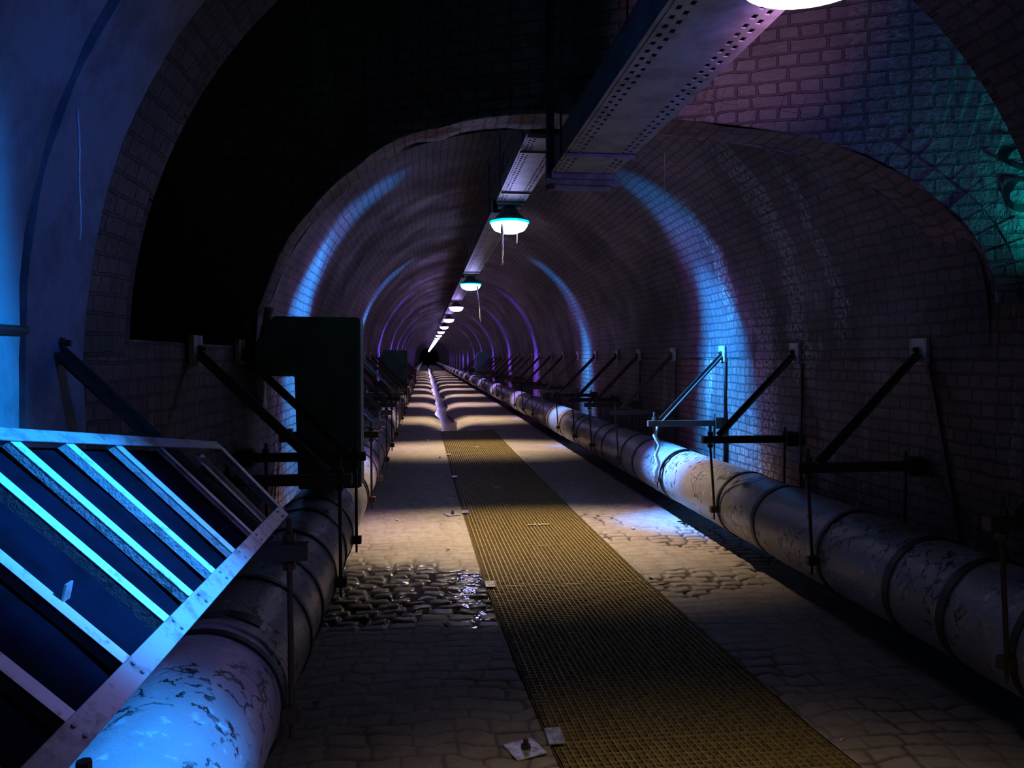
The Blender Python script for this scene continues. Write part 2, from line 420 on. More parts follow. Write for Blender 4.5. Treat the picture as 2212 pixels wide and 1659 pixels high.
# far end
m = MB(); m.add([(XL - .5, 191, -.5), (XR + .5, 191, -.5), (XR + .5, 191, 4.5), (XL - .5, 191, 4.5)], [(0, 1, 2, 3)])
m.uv = [(v[0], v[2]) for v in m.v]; m.build('wall_back', BRICKV)['kind'] = 'structure'

def pierced_wall(name, arch, yfun, xa, xb, zt, thick, mats, zb=0.0):
    """wall with an arched hole; arch = [(x, z)] from the left springing to the right one"""
    m = MB(); uv = []
    def vert(x, z, back):
        m.v.append((x, yfun(x) + (thick if back else 0), z)); uv.append((x, z)); return len(m.v) - 1
    outer = []
    n = len(arch)
    for i, (x, z) in enumerate(arch):
        t = i / (n - 1); outer.append((xa + (xb - xa) * t, zt))
    for back in (False, True):
        ins = [vert(x, z, back) for x, z in arch]; mid = []
        for (x, z), (x2, z2) in zip(arch, outer):
            dx, dz = x - XC, z - (H - .2); l = math.hypot(dx, dz)
            mid.append(vert(x + dx / l * .23, z + dz / l * .23, back))
        out = [vert(x, z, back) for x, z in outer]
        la = vert(xa, arch[0][1], back); rb = vert(xb, arch[-1][1], back)
        lb = vert(xa, zb, back); rc = vert(xb, zb, back); l0 = vert(arch[0][0] - .04, zb, back); r0 = vert(arch[-1][0] + .04, zb, back)
        for i in range(n - 1):
            m.f.append((ins[i], ins[i + 1], mid[i + 1], mid[i]) if not back else (ins[i], mid[i], mid[i + 1], ins[i + 1]))
            m.f.append((mid[i], mid[i + 1], out[i + 1], out[i]))
        m.f.append((la, ins[0], mid[0], out[0])); m.f.append((ins[-1], rb, out[-1], mid[-1]))
        m.f.append((lb, l0, ins[0], la)); m.f.append((r0, rc, rb, ins[-1]))
        if back: bi = ins
        else: fi = ins
    m.uv = uv
    o = m.build(name, mats[0]); o['kind'] = 'structure'
    # soffit of the arch: its own strip so the bricks run along it
    P = np.zeros((n, 5, 3)); U = np.zeros((n, 5, 2)); s = 0
    for i, (x, z) in enumerate(arch):
        if i: s += math.hypot(x - arch[i - 1][0], z - arch[i - 1][1])
        for k in range(5):
            e = rough_(x * 3, k * .7, z * 3, 0.03)
            P[i, k] = (x, yfun(x) + thick * k / 4, z + e); U[i, k] = (thick * k / 4, s)
    q = grid_obj('trim_1', P, U, mats[1]); 
    # ring of voussoirs standing a finger proud of the face
    v = MB(); uv = []; nv = 58
    cum = [0]
    for i in range(1, n): cum.append(cum[-1] + math.hypot(arch[i][0] - arch[i - 1][0], arch[i][1] - arch[i - 1][1]))
    def at(s):
        for i in range(1, n):
            if s <= cum[i] or i == n - 1:
                t = (s - cum[i - 1]) / (cum[i] - cum[i - 1]); a, b_ = arch[i - 1], arch[i]
                x, z = a[0] + (b_[0] - a[0]) * t, a[1] + (b_[1] - a[1]) * t
                tx, tz = b_[0] - a[0], b_[1] - a[1]; l = math.hypot(tx, tz); return x, z, -tz / l, tx / l
    L = cum[-1]
    for r in range(2):
        for k in range(nv):
            s0, s1 = L * (k + .5 * r * 0 + .06) / nv, L * (k + .94) / nv
            q4 = []
            jit = random.uniform(-.006, .006)
            for s_, w_ in ((s0, r * .115 + .004), (s1, r * .115 + .004), (s1, r * .115 + .108), (s0, r * .115 + .108)):
                x, z, nx, nz_ = at(s_); q4.append((x + nx * w_, z + nz_ * w_))
            b0 = len(v.v)
            for yo in (-.007 + jit, .02):
                for x, z in q4: v.v.append((x, yfun(x) + yo, z)); uv.append((x, z))
            v.f += [(b0, b0 + 1, b0 + 2, b0 + 3), (b0, b0 + 4, b0 + 5, b0 + 1), (b0 + 1, b0 + 5, b0 + 6, b0 + 2), (b0 + 2, b0 + 6, b0 + 7, b0 + 3), (b0 + 3, b0 + 7, b0 + 4, b0)]
    return o, v, uv
ARCH = [(-1.31, 1.83), (-1.29, 2.0), (-1.16, 2.31), (-1.01, 2.61), (-0.723, 2.93), (-0.447, 3.14), (-0.181, 3.28), (0.264, 3.36), (0.713, 3.36),
        (1.138, 3.31), (1.669, 3.22), (2.166, 3.10), (2.517, 2.96), (2.721, 2.826), (2.876, 2.68), (3.017, 2.53), (3.115, 2.355), (3.17, 2.17), (3.19, 1.94)]
def refine(a, k=3):
    out = []
    for i in range(len(a) - 1):
        for j in range(k):
            t = j / k; p0, p1, p2, p3 = a[max(i - 1, 0)], a[i], a[i + 1], a[min(i + 2, len(a) - 1)]
            out.append(tuple(0.5 * (2 * p1[q] + (p2[q] - p0[q]) * t + (2 * p0[q] - 5 * p1[q] + 4 * p2[q] - p3[q]) * t * t + (3 * p1[q] - p0[q] - 3 * p2[q] + p3[q]) * t ** 3) for q in (0, 1)))
    return out + [a[-1]]
o, v, uv = pierced_wall('wall_front', refine(ARCH), yp, -4.2, 6.2, 5.4, 0.34, (BRICKP, BRICK))
v.uv = uv; ov = v.build('trim_2', BRICKP); ov['kind'] = 'structure'
# end ring of the near vault, and the crossing behind it
near = [(XC - R * math.cos(a), H + R * math.sin(a)) for a in np.linspace(0.02, PI - 0.02, 60)]
m = MB(); uv = []
for i, (x, z) in enumerate(near):
    t = i / 59
    for yy in (3.5, 3.55): m.v.append((x, yy, z)); uv.append((x, z))
    for yy in (3.5, 3.55): m.v.append((-4.2 + 10.4 * t, yy, 5.4)); uv.append((-4.2 + 10.4 * t, 5.4))
for i in range(59):
    a = i * 4; b_ = a + 4
    m.f += [(a, b_, b_ + 2, a + 2), (a + 1, a + 3, b_ + 3, b_ + 1), (a, a + 1, b_ + 1, b_)]
for x0, x1, z1, i0 in ((-4.2, XL, 1.83, 0), (XR, 6.2, 2.05, 59)):
    k = len(m.v)
    m.v += [(x0, 3.5, z1), (x1, 3.5, z1), (x1, 3.5, 5.4), (x0, 3.5, 5.4)]; uv += [(x0, z1), (x1, z1), (x1, 5.4), (x0, 5.4)]
    if i0 == 0: m.f.append((k, i0 * 4, i0 * 4 + 2, k + 3))
    else: m.f.append((i0 * 4, k + 1, k + 2, i0 * 4 + 2))
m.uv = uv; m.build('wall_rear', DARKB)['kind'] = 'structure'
# transverse barrel over the crossing
ca = np.linspace(0, PI, 40); xs = np.linspace(-4.2, 6.2, 30)
P = np.zeros((len(xs), len(ca), 3)); U = np.zeros((len(xs), len(ca), 2))
for i, x in enumerate(xs):
    for j, a in enumerate(ca):
        t = (1 - math.cos(a)) / 2; P[i, j] = (x, 3.45 + (yp(x) + .1 - 3.45) * t, 4.1 + .9 * math.sin(a)); U[i, j] = (x, 1.8 * a)
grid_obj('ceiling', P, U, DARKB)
for nm, x0, x1, z, xw in (('wall_left', -4.2, XL - .05, 1.83, -4.2), ('wall_right', XR + .05, 6.2, 2.05, 6.2)):
    m = MB()
    m.v = [(x0, 3.5, z), (x1, 3.5, z), (x1, 7.5, z), (x0, 7.5, z), (xw, 3.5, z), (xw, 7.5, z), (xw, 7.5, 5.2), (xw, 3.5, 5.2)]
    m.f = [(0, 1, 2, 3), (4, 5, 6, 7)]; m.uv = [(p[0] + p[2], p[1]) for p in m.v]
    if x1 < 0: m.v[2] = (x1, 6.0, z)
    else: m.v[2] = (x1, 4.1, z); m.v[3] = (x0, 6.5, z)
    m.build(nm, DARKB)['kind'] = 'structure'
# rendered piers against the left wall, carried up as ribs of the near vault
def rib(name, y0, y1, depth, mat, left_only=True):
    m = MB(); prof = [(XL, -.05)] + [(XL, z) for z in np.linspace(0.3, H - .1, 8)]
    n0 = len(prof); prof += [(XC - R * math.cos(a), H + R * math.sin(a)) for a in np.linspace(0, PI * (0.42 if left_only else 1), 40)]
    uv = []; s = 0
    for i, (x, z) in enumerate(prof):
        if i: s += math.hypot(x - prof[i - 1][0], z - prof[i - 1][1])
        if i < n0: nx, nz_ = 1, 0
        else:
            l = math.hypot(XC - x, H - z); nx, nz_ = (XC - x) / l, (H - z) / l
        for yy, dd in ((y0, -.02), (y0 + .015, depth), (y1 - .015, depth), (y1, -.02)):
            e = rough_(x * 2, yy * 2, z * 2, .015) if dd > 0 else 0
            m.v.append((x + nx * (dd + e), yy, z + nz_ * (dd + e))); uv.append((yy + dd, s))
    for i in range(len(prof) - 1):
        for k in range(3): a = i * 4 + k; m.f.append((a, a + 1, a + 5, a + 4))
    m.uv = uv; o = m.build(name, mat); o['kind'] = 'structure'; return o
rib('trim_3', 2.57, 3.03, 0.035, CONC)
rib('trim_4', 1.7, 2.43, 0.10, CONC)

# ---------------------------------------------------------------- the floor
def g_left(y): return 0.34 + 0.75 / max(y, 1.8)
GW = 1.25; G_END = 18.4
def ch_x(y): return 0.62 + 0.06 * math.sin(y * 0.9) + 0.05 * math.sin(y * 0.37 + 1)
def hash2(a, b):
    v = np.sin(a * 127.1 + b * 311.7) * 43758.5453; return v - np.floor(v)
def vnoise(x, y, s):
    x = x * s; y = y * s; xi = np.floor(x); yi = np.floor(y); fx = x - xi; fy = y - yi
    fx = fx * fx * (3 - 2 * fx); fy = fy * fy * (3 - 2 * fy)
    a = hash2(xi, yi); b_ = hash2(xi + 1, yi); c = hash2(xi, yi + 1); d = hash2(xi + 1, yi + 1)
    return a + (b_ - a) * fx + (c - a) * fy + (a - b_ - c + d) * fx * fy
def fbm(x, y, s): return (vnoise(x, y, s) + .5 * vnoise(x + 7, y + 3, 2 * s) + .25 * vnoise(x + 1, y + 9, 4 * s)) / 1.75
def smooth01(v, a, b): t = np.clip((v - a) / (b - a), 0, 1); return t * t * (3 - 2 * t)
def floor_fields(X, Y):
    wx = X + .09 * (fbm(X, Y, 3.1) - .5) + .02 * (vnoise(X, Y, 14) - .5); wy = Y + .13 * (fbm(X + 30, Y, 2.3) - .5) + .06 * (vnoise(X + 5, Y, 9) - .5)
    row = np.floor(wy / .118); v_ = wy / .118 - row
    wd = .19 + .0 * row
    ux = wx / wd + hash2(row, row * 0 + 3) * 1.0; col = np.floor(ux); u_ = ux - col
    eu = np.minimum(u_, 1 - u_) * .19; ev = np.minimum(v_, 1 - v_) * .118
    edge = np.minimum(eu, ev)
    r1, r2, r3 = hash2(row + .5, col), hash2(row, col + 7.3), hash2(row + 11, col + 2)
    # wet patch between the left pipe and the grating
    nn = (fbm(X, Y, 2.0) - .5)
    m_ = smooth01(Y + 1.1 * nn, 4.75, 5.15) * (1 - smooth01(Y + .5 * (X + .1) + .9 * nn, 6.2, 6.9)) * (X < g_l(Y) + .02) * smooth01(X + .4 * nn, -1.0, -.8)
    gaps = smooth01(fbm(X + 40, Y + 13, 1.7), .50, .66) * .8            # dry places where the joints are open
    near_ = 1 - smooth01(Y, 8.5, 11)
    open_ = np.clip(np.maximum(m_, gaps * near_ * (.35 + .65 * (X > 1.4) * smooth01(Y, 4.6, 5.4))), 0, 1)
    width = .006 + .012 * open_ + .008 * vnoise(X, Y, 20) * open_
    dome = smooth01(edge, width * .3, width + .004 + .006 * r3)
    depth = .005 + .022 * open_
    tilt = ((u_ - .5) * (r1 - .5) * .020 + (v_ - .5) * (r2 - .5) * .016 + (r3 - .5) * .012) * (.25 + .9 * m_)
    Z = -depth * (1 - dome) + tilt * dome + .014 * (fbm(X, Y, 9) - .5) * m_ + .012 * (fbm(X, Y, 4) - .5) * m_ + .02 * (fbm(X + 3, Y + 8, .9) - .5)
    joint = (1 - smooth01(edge, width * .5, width + .004)) * np.clip(.25 + .18 * (1 - smooth01(Y, 4.6, 5.4)) + open_, 0, 1) * (.25 + .75 * near_)
    return Z, m_, joint
def g_l(Y): return .34 + .75 / np.maximum(Y, 1.8)
def floor_patch(name, xs_frac, side, ys, level2=None):
    """side -1: from the left wall to the grating, 1: from the grating to the right wall"""
    Yg = np.array(ys)[:, None] * np.ones(len(xs_frac))[None, :]
    gl = g_l(Yg) - .012; gr = g_l(Yg) + GW + .012
    a, b_ = (XL - .05, gl) if side < 0 else (gr, XR + .05)
    Xg = a + (b_ - a) * np.array(xs_frac)[None, :]
    Z, wet, jt = floor_fields(Xg, Yg)
    # edge rows dip into the trench
    k = -1 if side < 0 else 0
    P = np.stack([Xg, Yg, Z], -1)
    n, m_ = P.shape[:2]
    ext = P[:, [k], :].copy(); ext[:, :, 2] = -.34
    if side < 0: P = np.concatenate([P, ext], 1); wet = np.concatenate([wet, wet[:, [k]]], 1); jt = np.concatenate([jt, jt[:, [k]] * 0 + .8], 1)
    else: P = np.concatenate([ext, P], 1); wet = np.concatenate([wet[:, [k]], wet], 1); jt = np.concatenate([jt[:, [k]] * 0 + .8, jt], 1)
    o = grid_obj(name, P, P[:, :, :2], FLOOR)
    for nm, arr in (('wet', wet), ('joint', jt)):
        at_ = o.data.attributes.new(nm, 'FLOAT', 'POINT'); at_.data.foreach_set('value', arr.astype(np.float32).ravel())
    return o
ysn = list(np.arange(0.6, 2.6, .03)) + list(np.arange(2.6, 7.5, .0125)) + list(np.arange(7.5, 10.5, .02)) + list(np.arange(10.5, G_END, .04)) + [G_END]
floor_patch('floor', np.linspace(0, 1, 135), -1, ysn)
floor_patch('floor', np.linspace(0, 1, 110), 1, ysn)
# behind the viewer
m = MB(); m.add([(XL - .05, -2.5, -.01), (XR + .05, -2.5, -.01), (XR + .05, .62, -.01), (XL - .05, .62, -.01)], [(0, 1, 2, 3)]); m.build('floor', FLOOR)['kind'] = 'structure'
# trench under the grating
m = MB(); m.add([(.2, .6, -.33), (2.4, .6, -.33), (2.4, G_END + .3, -.33), (.2, G_END + .3, -.33)], [(0, 1, 2, 3)]); m.build('floor', TRENCH)['kind'] = 'structure'
# beyond the grating: worn mud with an open winding drain
ysf = []; y = G_END
while y < 192: ysf.append(y); y += .06 if y < 30 else .12 if y < 55 else .4
offs = np.array([-2.2, -1.8, -1.5, -1.25, -1.0, -.85, -.7, -.6, -.5, -.42, -.35, -.30, -.26, -.235, -.22, -.215, -.21, -.205, .205, .21, .215, .22, .235, .26, .3, .35, .42, .5, .6, .7, .85, 1, 1.25, 1.5, 1.8, 2.1, 2.4, 2.8])
P = np.zeros((len(ysf), len(offs), 3)); W = np.zeros(P.shape[:2]); J = np.zeros(P.shape[:2])
for i, y in enumerate(ysf):
    c = ch_x(y); hw = 1 - .25 * noise.noise(Vector((0, y * .6, 3)))
    for j, o_ in enumerate(offs):
        d = abs(o_); x = c + o_ * (hw if d < 1.2 else 1)
        x = max(XL - .05, min(XR + .05, x))
        if d < .2055: z = -.30
        elif d < .2105: z = -.24
        else: z = -.13 * math.exp(-((d - .21) / .22) ** 1.3) + .02 * noise.noise(Vector((x * 2, y * 1.5, 0))) + .012 * noise.noise(Vector((x * 7, y * 6, 0)))
        if abs(j - 17.5) < 1: z = -.30
        P[i, j] = (x, y, z + (.0)); J[i, j] = .7 if d < .215 else 0
        W[i, j] = .55 * max(0, 1 - abs(d - .3) / .25) * max(0, noise.noise(Vector((x * 1.3, y * 1.3, 5))) * 2)
o = grid_obj('floor', P, P[:, :, :2], FLOOR)
for nm, arr in (('wet', W), ('joint', J)):
    at_ = o.data.attributes.new(nm, 'FLOAT', 'POINT'); at_.data.foreach_set('value', arr.astype(np.float32).ravel())
m = MB(); m.add([(-.2, G_END, -.345), (1.4, G_END, -.345), (1.4, G_END, -.02), (-.2, G_END, -.02)], [(0, 1, 2, 3)])
P = np.zeros((len(ysf), 2, 3))
for i, y in enumerate(ysf): P[i, 0] = (ch_x(y) - .3, y, -.20); P[i, 1] = (ch_x(y) + .3, y, -.20)
wo = grid_obj('drain_water', P, P[:, :, :2], WATER, kind='stuff'); tag(wo, 'shallow purple-lit water running down the open winding floor drain', 'water')

m = MB(); n = 40; cx_, cy_ = .22, 5.62
m.v.append((0, 0, 0))
for k in range(n):
    a = 2 * PI * k / n; rr = 1 + .25 * noise.noise(Vector((math.cos(a) * 2, math.sin(a) * 2, 1)))
    x = cx_ + .42 * rr * math.cos(a); y = cy_ + .72 * rr * math.sin(a); x = min(x, g_left(y) - .02); m.v.append((x - cx_, y - cy_, 0))
for k in range(n): m.f.append((0, k + 1, (k + 1) % n + 1))
PUD, nt_, b_ = newmat('puddle_water'); b_.inputs['Base Color'].default_value = (.02, .018, .018, 1); b_.inputs['Roughness'].default_value = .06
bump(nt_, b_, noise_(nt_, N(nt_, 'ShaderNodeTexCoord').outputs['Object'], 5, 3).outputs['Fac'], .35, .03)
o = m.build('puddle', PUD); o.location = (cx_, cy_, -.010); tag(o, 'shiny puddle between the wet cobbles, mirroring a ceiling lamp', 'puddle', kind='stuff')

# ---------------------------------------------------------------- gratings
def grating(y0, y1, first, label):
    org = (g_left((y0 + y1) / 2) + GW / 2, y0, 0)
    root = empty('floor_grating', org)
    xl0, xl1 = g_left(y0), g_left(y1); g = .004
    def X(t, y): return (xl0 + (xl1 - xl0) * (y - y0) / (y1 - y0)) + t * GW - org[0]
    m = MB(); nl = 35
    for k in range(nl + 1):
        t = k / nl
        m.bar((X(t, y0 + g), g, -.016), (X(t, y1 - g), y1 - y0 - g, -.016), .0075, .032)
    mc = MB(); nc = int((y1 - y0) / .036)
    for k in range(nc + 1):
        y = y0 + g + (y1 - y0 - 2 * g) * k / nc
        mc.bar((X(0, y), y - y0, -.018), (X(1, y), y - y0, -.018), .007, .028)
    m.build('long_bars', GRATE, root); mc.build('cross_bars', GRATE, root)
    for t in (0, 1): MB().bar((X(t, y0), 0, -.02), (X(t, y1), y1 - y0, -.02), .012, .04).build('edge_bar', GRATE, root)
    tag(root, label, 'floor grating', 'resin gratings laid end to end over the drain')
edges = [1.4, 3.40, 5.83, 8.62, 11.3, 14.0, 16.4, G_END]
gl_ = ['mustard floor grating panel nearest the viewer, cut off by the bottom edge of the photo',
       'second floor grating panel, starting at the bent metal clip by the square plate',
       'third floor grating panel, beside the wet glossy cobbles', 'fourth floor grating panel, just past the wet cobbles and brightly lit',
       'fifth floor grating panel, in the dark stretch between two lamp pools', 'sixth floor grating panel, with a bright pool of yellow light at its far side',
       'last floor grating panel, ending where the open drain begins']
for i in range(7): grating(edges[i], edges[i + 1], i == 0, gl_[i])

def clip(y, x, lab, yawz=0.0, plate=True):
    root = empty('grating_clip', (x, y, 0)); root.rotation_euler.z = yawz
    m = MB(); m.box((.02, 0, .014), (.075, .15, .006)); m.box((-.0165, 0, -.006), (.004, .15, .044)); m.build('saddle', CLIP, root, bevel=.002)
    if plate:
        p = MB(); p.box((-.13, -.09, .007), (.15, .15, .007), Matrix.Rotation(.35, 3, 'Z')); p.build('anchor_plate', CLIP, root, bevel=.002)
        b_ = MB(); b_.tube([(-.125, -.085, .008), (-.125, -.085, .05)], .013, 6); b_.tube([(-.125, -.085, .010), (-.125, -.085, .024)], .024, 6); b_.build('bolt', STEEL, root)
    tag(root, lab, 'clip', 'metal clips along the left edge of the grating')
clip(3.43, .565, 'bent metal clip with a bolted square plate in the bottom foreground')
clip(5.83, .47, 'small pale clip on the grating edge beside the wet cobbles', plate=False)
clip(8.62, .425, 'pale clip with plate on the grating edge beyond the wet cobbles')
clip(11.2, .405, 'small clip on the left grating edge in the dark stretch', plate=False)
clip(13.8, .395, 'farthest clip on the left grating edge, near its lit far end', plate=False)

# ---------------------------------------------------------------- pipes
PLX, PRX, PZ, PR = -.80, 2.77, .48, .28
def pipe(x, label, seed, y0=-2.0, y1=188):
    root = empty('lagged_pipe', (x, 0, PZ)); tag(root, label, 'pipe')
    ys_ = []; y = y0
    while y < y1: ys_.append(y); y += .05 if y < 12 else .2 if y < 30 else 1.0
    n = 56; m = MB()
    for y in ys_:
        for k in range(n):
            a = 2 * PI * k / n
            r = PR + .006 * noise.noise(Vector((math.cos(a) * 1.5 + seed, y * 1.3, math.sin(a) * 1.5))) + .003 * noise.noise(Vector((math.cos(a) * 5, y * 6 + seed, math.sin(a) * 5)))
            m.v.append((r * math.cos(a), y, r * math.sin(a)))
    for i in range(len(ys_) - 1):
        for k in range(n):
            k2 = (k + 1) % n; m.f.append((i * n + k, i * n + k2, (i + 1) * n + k2, (i + 1) * n + k))
    m.build('lagging', PIPE, root, smooth=True)
    return root
lp = pipe(PLX, 'grey lagged pipe running along the left wall, cracked and blue-lit in front', 0)
rp = pipe(PRX, 'long grey lagged pipe running along the right wall beside the walkway', 5)
def pipe_band(root, y, w_=.03, t=.006, mat=BAND, a0=0, a1=2 * PI, name='band', lab=None):
    m = MB(); m.ring((0, y, 0), PR + .001, w_, t, a0, a1, 48); o = m.build(name, mat, root); 
    if lab: o['label'] = lab
    return o
for y in (2.95, 3.55, 3.95, 5.1, 7.0, 9.0, 11.0, 13.0, 15.4, 17.4): pipe_band(lp, y, .04 if y > 3 else .05, .008, BAND if y > 3 else PIPE)
for y in (3.45, 3.9, 5.62, 9.05, 10.7, 12.9, 15.5, 17.0, 19.1, 21): pipe_band(rp, y, .055, .007)
pipe_band(lp, 3.06, .07, .002, BAND, .95, 2.0, 'torn_wrap', 'black tear in the lagging')

# ---------------------------------------------------------------- pipe brackets
def bracket(side, y, kind=0):
    """side 1: right wall. Built in world units around the wall foot; returns the root"""
    xw = XR if side > 0 else XL
    tip = 2.345 if side > 0 else -.42
    px = PRX if side > 0 else PLX
    root = empty('pipe_bracket', (xw, y, 0))
    s = -side                                      # direction from the wall to the tunnel
    reach = abs(tip - xw)
    X = lambda d: s * d                            # distance from the wall
    m = MB(); m.box((X(.015), 0, 1.79), (.03, .17, .17)); m.build('wall_plate', PLATE, root, bevel=.003)
    m = MB(); m.tube([(X(.02), 0, 1.80), (X(.07), 0, 1.80)], .012, 6); m.tube([(X(.035), 0, 1.80), (X(.05), 0, 1.80)], .022, 6); m.build('bolt', STEEL, root)
    m = MB(); up = (0, 1, 0)
    m.bar((X(.02), 0, 1.78), (X(reach - .14), 0, 1.085), .055, .008, (0, 1, 0)); m.bar((X(.035), -.024, 1.765), (X(reach - .15), -.024, 1.075), .008, .05, (0, 1, 0)); m.build('strut', STEEL, root)
    m = MB(); m.bar((X(.0), 0, 1.05), (X(reach), 0, 1.05), .055, .062); m.build('arm', STEEL, root, bevel=.004)
    m = MB(); m.box((X(.05), .0, 1.05), (.10, .11, .12)); m.build('arm_socket', STEEL, root, bevel=.004)
    dx = reach - .07
    cz = PZ - .02
    rx = abs(px - xw) + PR + .03
    m = MB(); m.tube([(X(dx), 0, 1.17), (X(dx), 0, 1.0), (X(min(dx, rx + .02)), .01, .75), (X(rx), .01, cz)], .011, 7)
    m.tube([(X(dx), 0, 1.085), (X(dx), 0, 1.115)], .024, 6); m.tube([(X(dx), 0, .985), (X(dx), 0, 1.012)], .024, 6); m.build('hanger_rod', STEEL, root)
    m = MB(); r2 = abs(px - xw) - PR - .03
    m.tube([(X(r2), 0, 1.15), (X(r2), 0, cz)], .011, 7); m.tube([(X(r2), 0, 1.085), (X(r2), 0, 1.11)], .024, 6); m.build('hanger_rod', STEEL, root)
    m = MB(); m.box((X(rx), .01, cz - .01), (.07, .05, .055)); m.tube([(X(rx), .01, cz - .02), (X(rx), .01, cz - .10)], .009, 6); m.build('rod_clamp', STEEL, root, bevel=.004)
    m = MB(); cx = X(abs(px - xw)); m.ring((cx, 0.01, PZ), PR + .004, .035, .008, n=44)
    m.build('pipe_strap', BAND, root)
    return root
RY = [2.97, 4.63, 6.31, 7.93, 9.6, 11.2, 12.5, 14.1, 15.8] + [17.5 + 1.75 * i for i in range(18)]
LY = [1.15, 2.83, 4.49, 5.53, 7.1, 8.35, 9.9, 11.5, 13.2, 14.9] + [16.6 + 1.75 * i for i in range(16)]
for side, ys_, gname in ((1, RY, 'pipe brackets on the right wall'), (-1, LY, 'pipe brackets on the left wall')):
    pb = bracket(side, ys_[0])
    for i, y in enumerate(ys_):
        o = pb if i == 0 else copy_tree(pb)
        o.location.y = y
        sn = 'right' if side > 0 else 'left'
        extra = {(1, 0): 'at the right edge of the photo', (1, 1): 'deep in shade',
                 (1, 2): 'black against blue-lit bricks', (1, 3): 'lit bright blue',
                 (-1, 0): 'hidden under the slatted frame', (-1, 1): 'its arm end poking out beneath the frame',
                 (-1, 2): 'just in front of the green tank', (-1, 3): 'its arm touching the green tank'}.get((side, i), 'counting from the viewer')
        tag(o, '%s pipe bracket on the %s wall, %s' % (ORD[i], sn, extra), 'pipe bracket', gname)
# longer extra rods and rag bindings seen on the right
def strip_(name, pts, r, mat, label, cat, group=None):
    o = MB().tube(pts, r, 7).build(name, mat, smooth=True, org=pts[-1]); tag(o, label, cat, group); return o
strip_('rope_binding', [(2.44, 7.90, 1.02), (2.42, 7.93, .92), (2.46, 7.88, .82), (2.43, 7.92, .72), (2.45, 7.88, .62), (2.42, 7.9, .54), (2.43, 7.86, .44)], [.018, .022, .016, .022, .025, .03, .014], PLATE,
       'frayed rope binding hanging from the blue-lit right bracket to the pipe', 'rope')
# upright flat bars fixed on the right wall below the plates
for i, y in enumerate((4.55, 6.2, 7.86, 9.5, 11.15)):
    o = MB().bar((XR - .012, y, 1.70), (XR - .012, y + (.0 if i else -.35), .55), .03, .014, (1, 0, 0)).build('wall_strap', STEEL, org=(XR, y, .55))
    tag(o, '%s thin dark upright strap on the right brick wall, below a bracket plate' % ORD[i], 'wall strap', 'wall straps under the right plates')
# ---------------------------------------------------------------- slatted angle-iron frame on the near left brackets
org = Vector((-.56, 2.0, 1.155)); fr = empty('slatted_frame', org)
tag(fr, 'tilted steel frame of bright cyan slats resting over the near left pipe', 'steel frame')
def T(y): # top rail
    t = (3.036 - y) / (3.036 - 1.95); return Vector((-.79 - .19 * t, y, 1.415 + .152 * t))
def Bt(y): return Vector((-.55, y, 1.155))
up = Vector((1, 0, 1)).normalized()
def P_(v): return v - org
o = MB().angle(P_(Bt(.7)), P_(Bt(3.06)), .052, .006, up, 1).build('bottom_rail', ANGLE, fr, bevel=.002)
for yy in (.9, 1.27, 1.52, 1.76, 1.95, 2.15, 2.37, 2.6, 2.98):
    for dd in (-.012, .012):
        c = P_(Bt(yy)) + up * .004 + Vector((1, 0, -1)).normalized() * dd; MB().tube([c, c + up * .003], .0045, 8).build('rivet', TRAY, fr)
o = MB().angle(P_(T(.9)), P_(T(3.06)), .042, .006, up, -1).build('top_rail', ANGLE, fr, bevel=.002)
o = MB().angle(P_(Bt(3.05)), P_(T(3.05)), .035, .006, up, 1).build('end_rail', ANGLE, fr, bevel=.002)
for i, yy in enumerate((2.613, 2.373, 2.151, 1.949, 1.769, 1.536, 1.30, 1.05)):
    a, b_ = P_(Bt(yy)) - up * .008, P_(T(yy)) - up * .008
    wl = .036 if i else .024; m = MB(); m.bar(a, b_, wl, .005, up); xx_ = (b_ - a).normalized().cross(up).normalized(); lg = .05 if i == 4 else .02 if i else .012
    o_ = -xx_ * (wl / 2 - .0025) - up * lg / 2; m.bar(a + o_, b_ + o_, .005, lg, up)
    if i == 4:
        for q in range(26):
            t = q / 26; c = a + (b_ - a) * t - up * random.uniform(.02, .04); m.box(c, (.012, .02, random.uniform(.01, .03)), Matrix.Rotation(random.uniform(0, 3), 3, 'Y'))
    s_ = m.build('slat', SLAT if i != 0 else ANGLE, fr)
    if 0 < i < 4: s_['label'] = 'chalk-white slat'
for yy, t, sz in ((2.78, 0, 0),):
    MB().angle(P_(Bt(2.86)) - up * .03, P_(Bt(2.86)) + (T(2.86) - Bt(2.86)) * .82 - up * .03, .02, .005, up, 1).build('inner_rail', ANGLE, fr)
    c = P_(Bt(2.95)) * .5 + P_(T(2.95)) * .5 - up * .05
    MB().bar(P_(Bt(2.95)) - up * .05, P_(T(2.95)) - up * .05, .10, .005, up).build('inner_plate', ANGLE, fr)
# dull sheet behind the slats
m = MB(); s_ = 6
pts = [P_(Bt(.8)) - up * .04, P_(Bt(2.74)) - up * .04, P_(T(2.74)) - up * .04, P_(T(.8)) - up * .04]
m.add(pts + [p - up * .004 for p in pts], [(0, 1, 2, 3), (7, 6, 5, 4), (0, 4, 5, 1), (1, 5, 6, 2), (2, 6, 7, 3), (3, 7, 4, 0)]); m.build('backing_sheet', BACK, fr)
for yy, t in ((1.53, .28), (1.56, .62), (1.56, .72), (1.33, .75)):
    c = P_(Bt(yy)) + (T(yy) - Bt(yy)) * t; MB().box(c + Vector((0, .035, .01)), (.004, .03, .035), Matrix.Rotation(.2, 3, 'Y')).build('tab', ANGLE, fr)

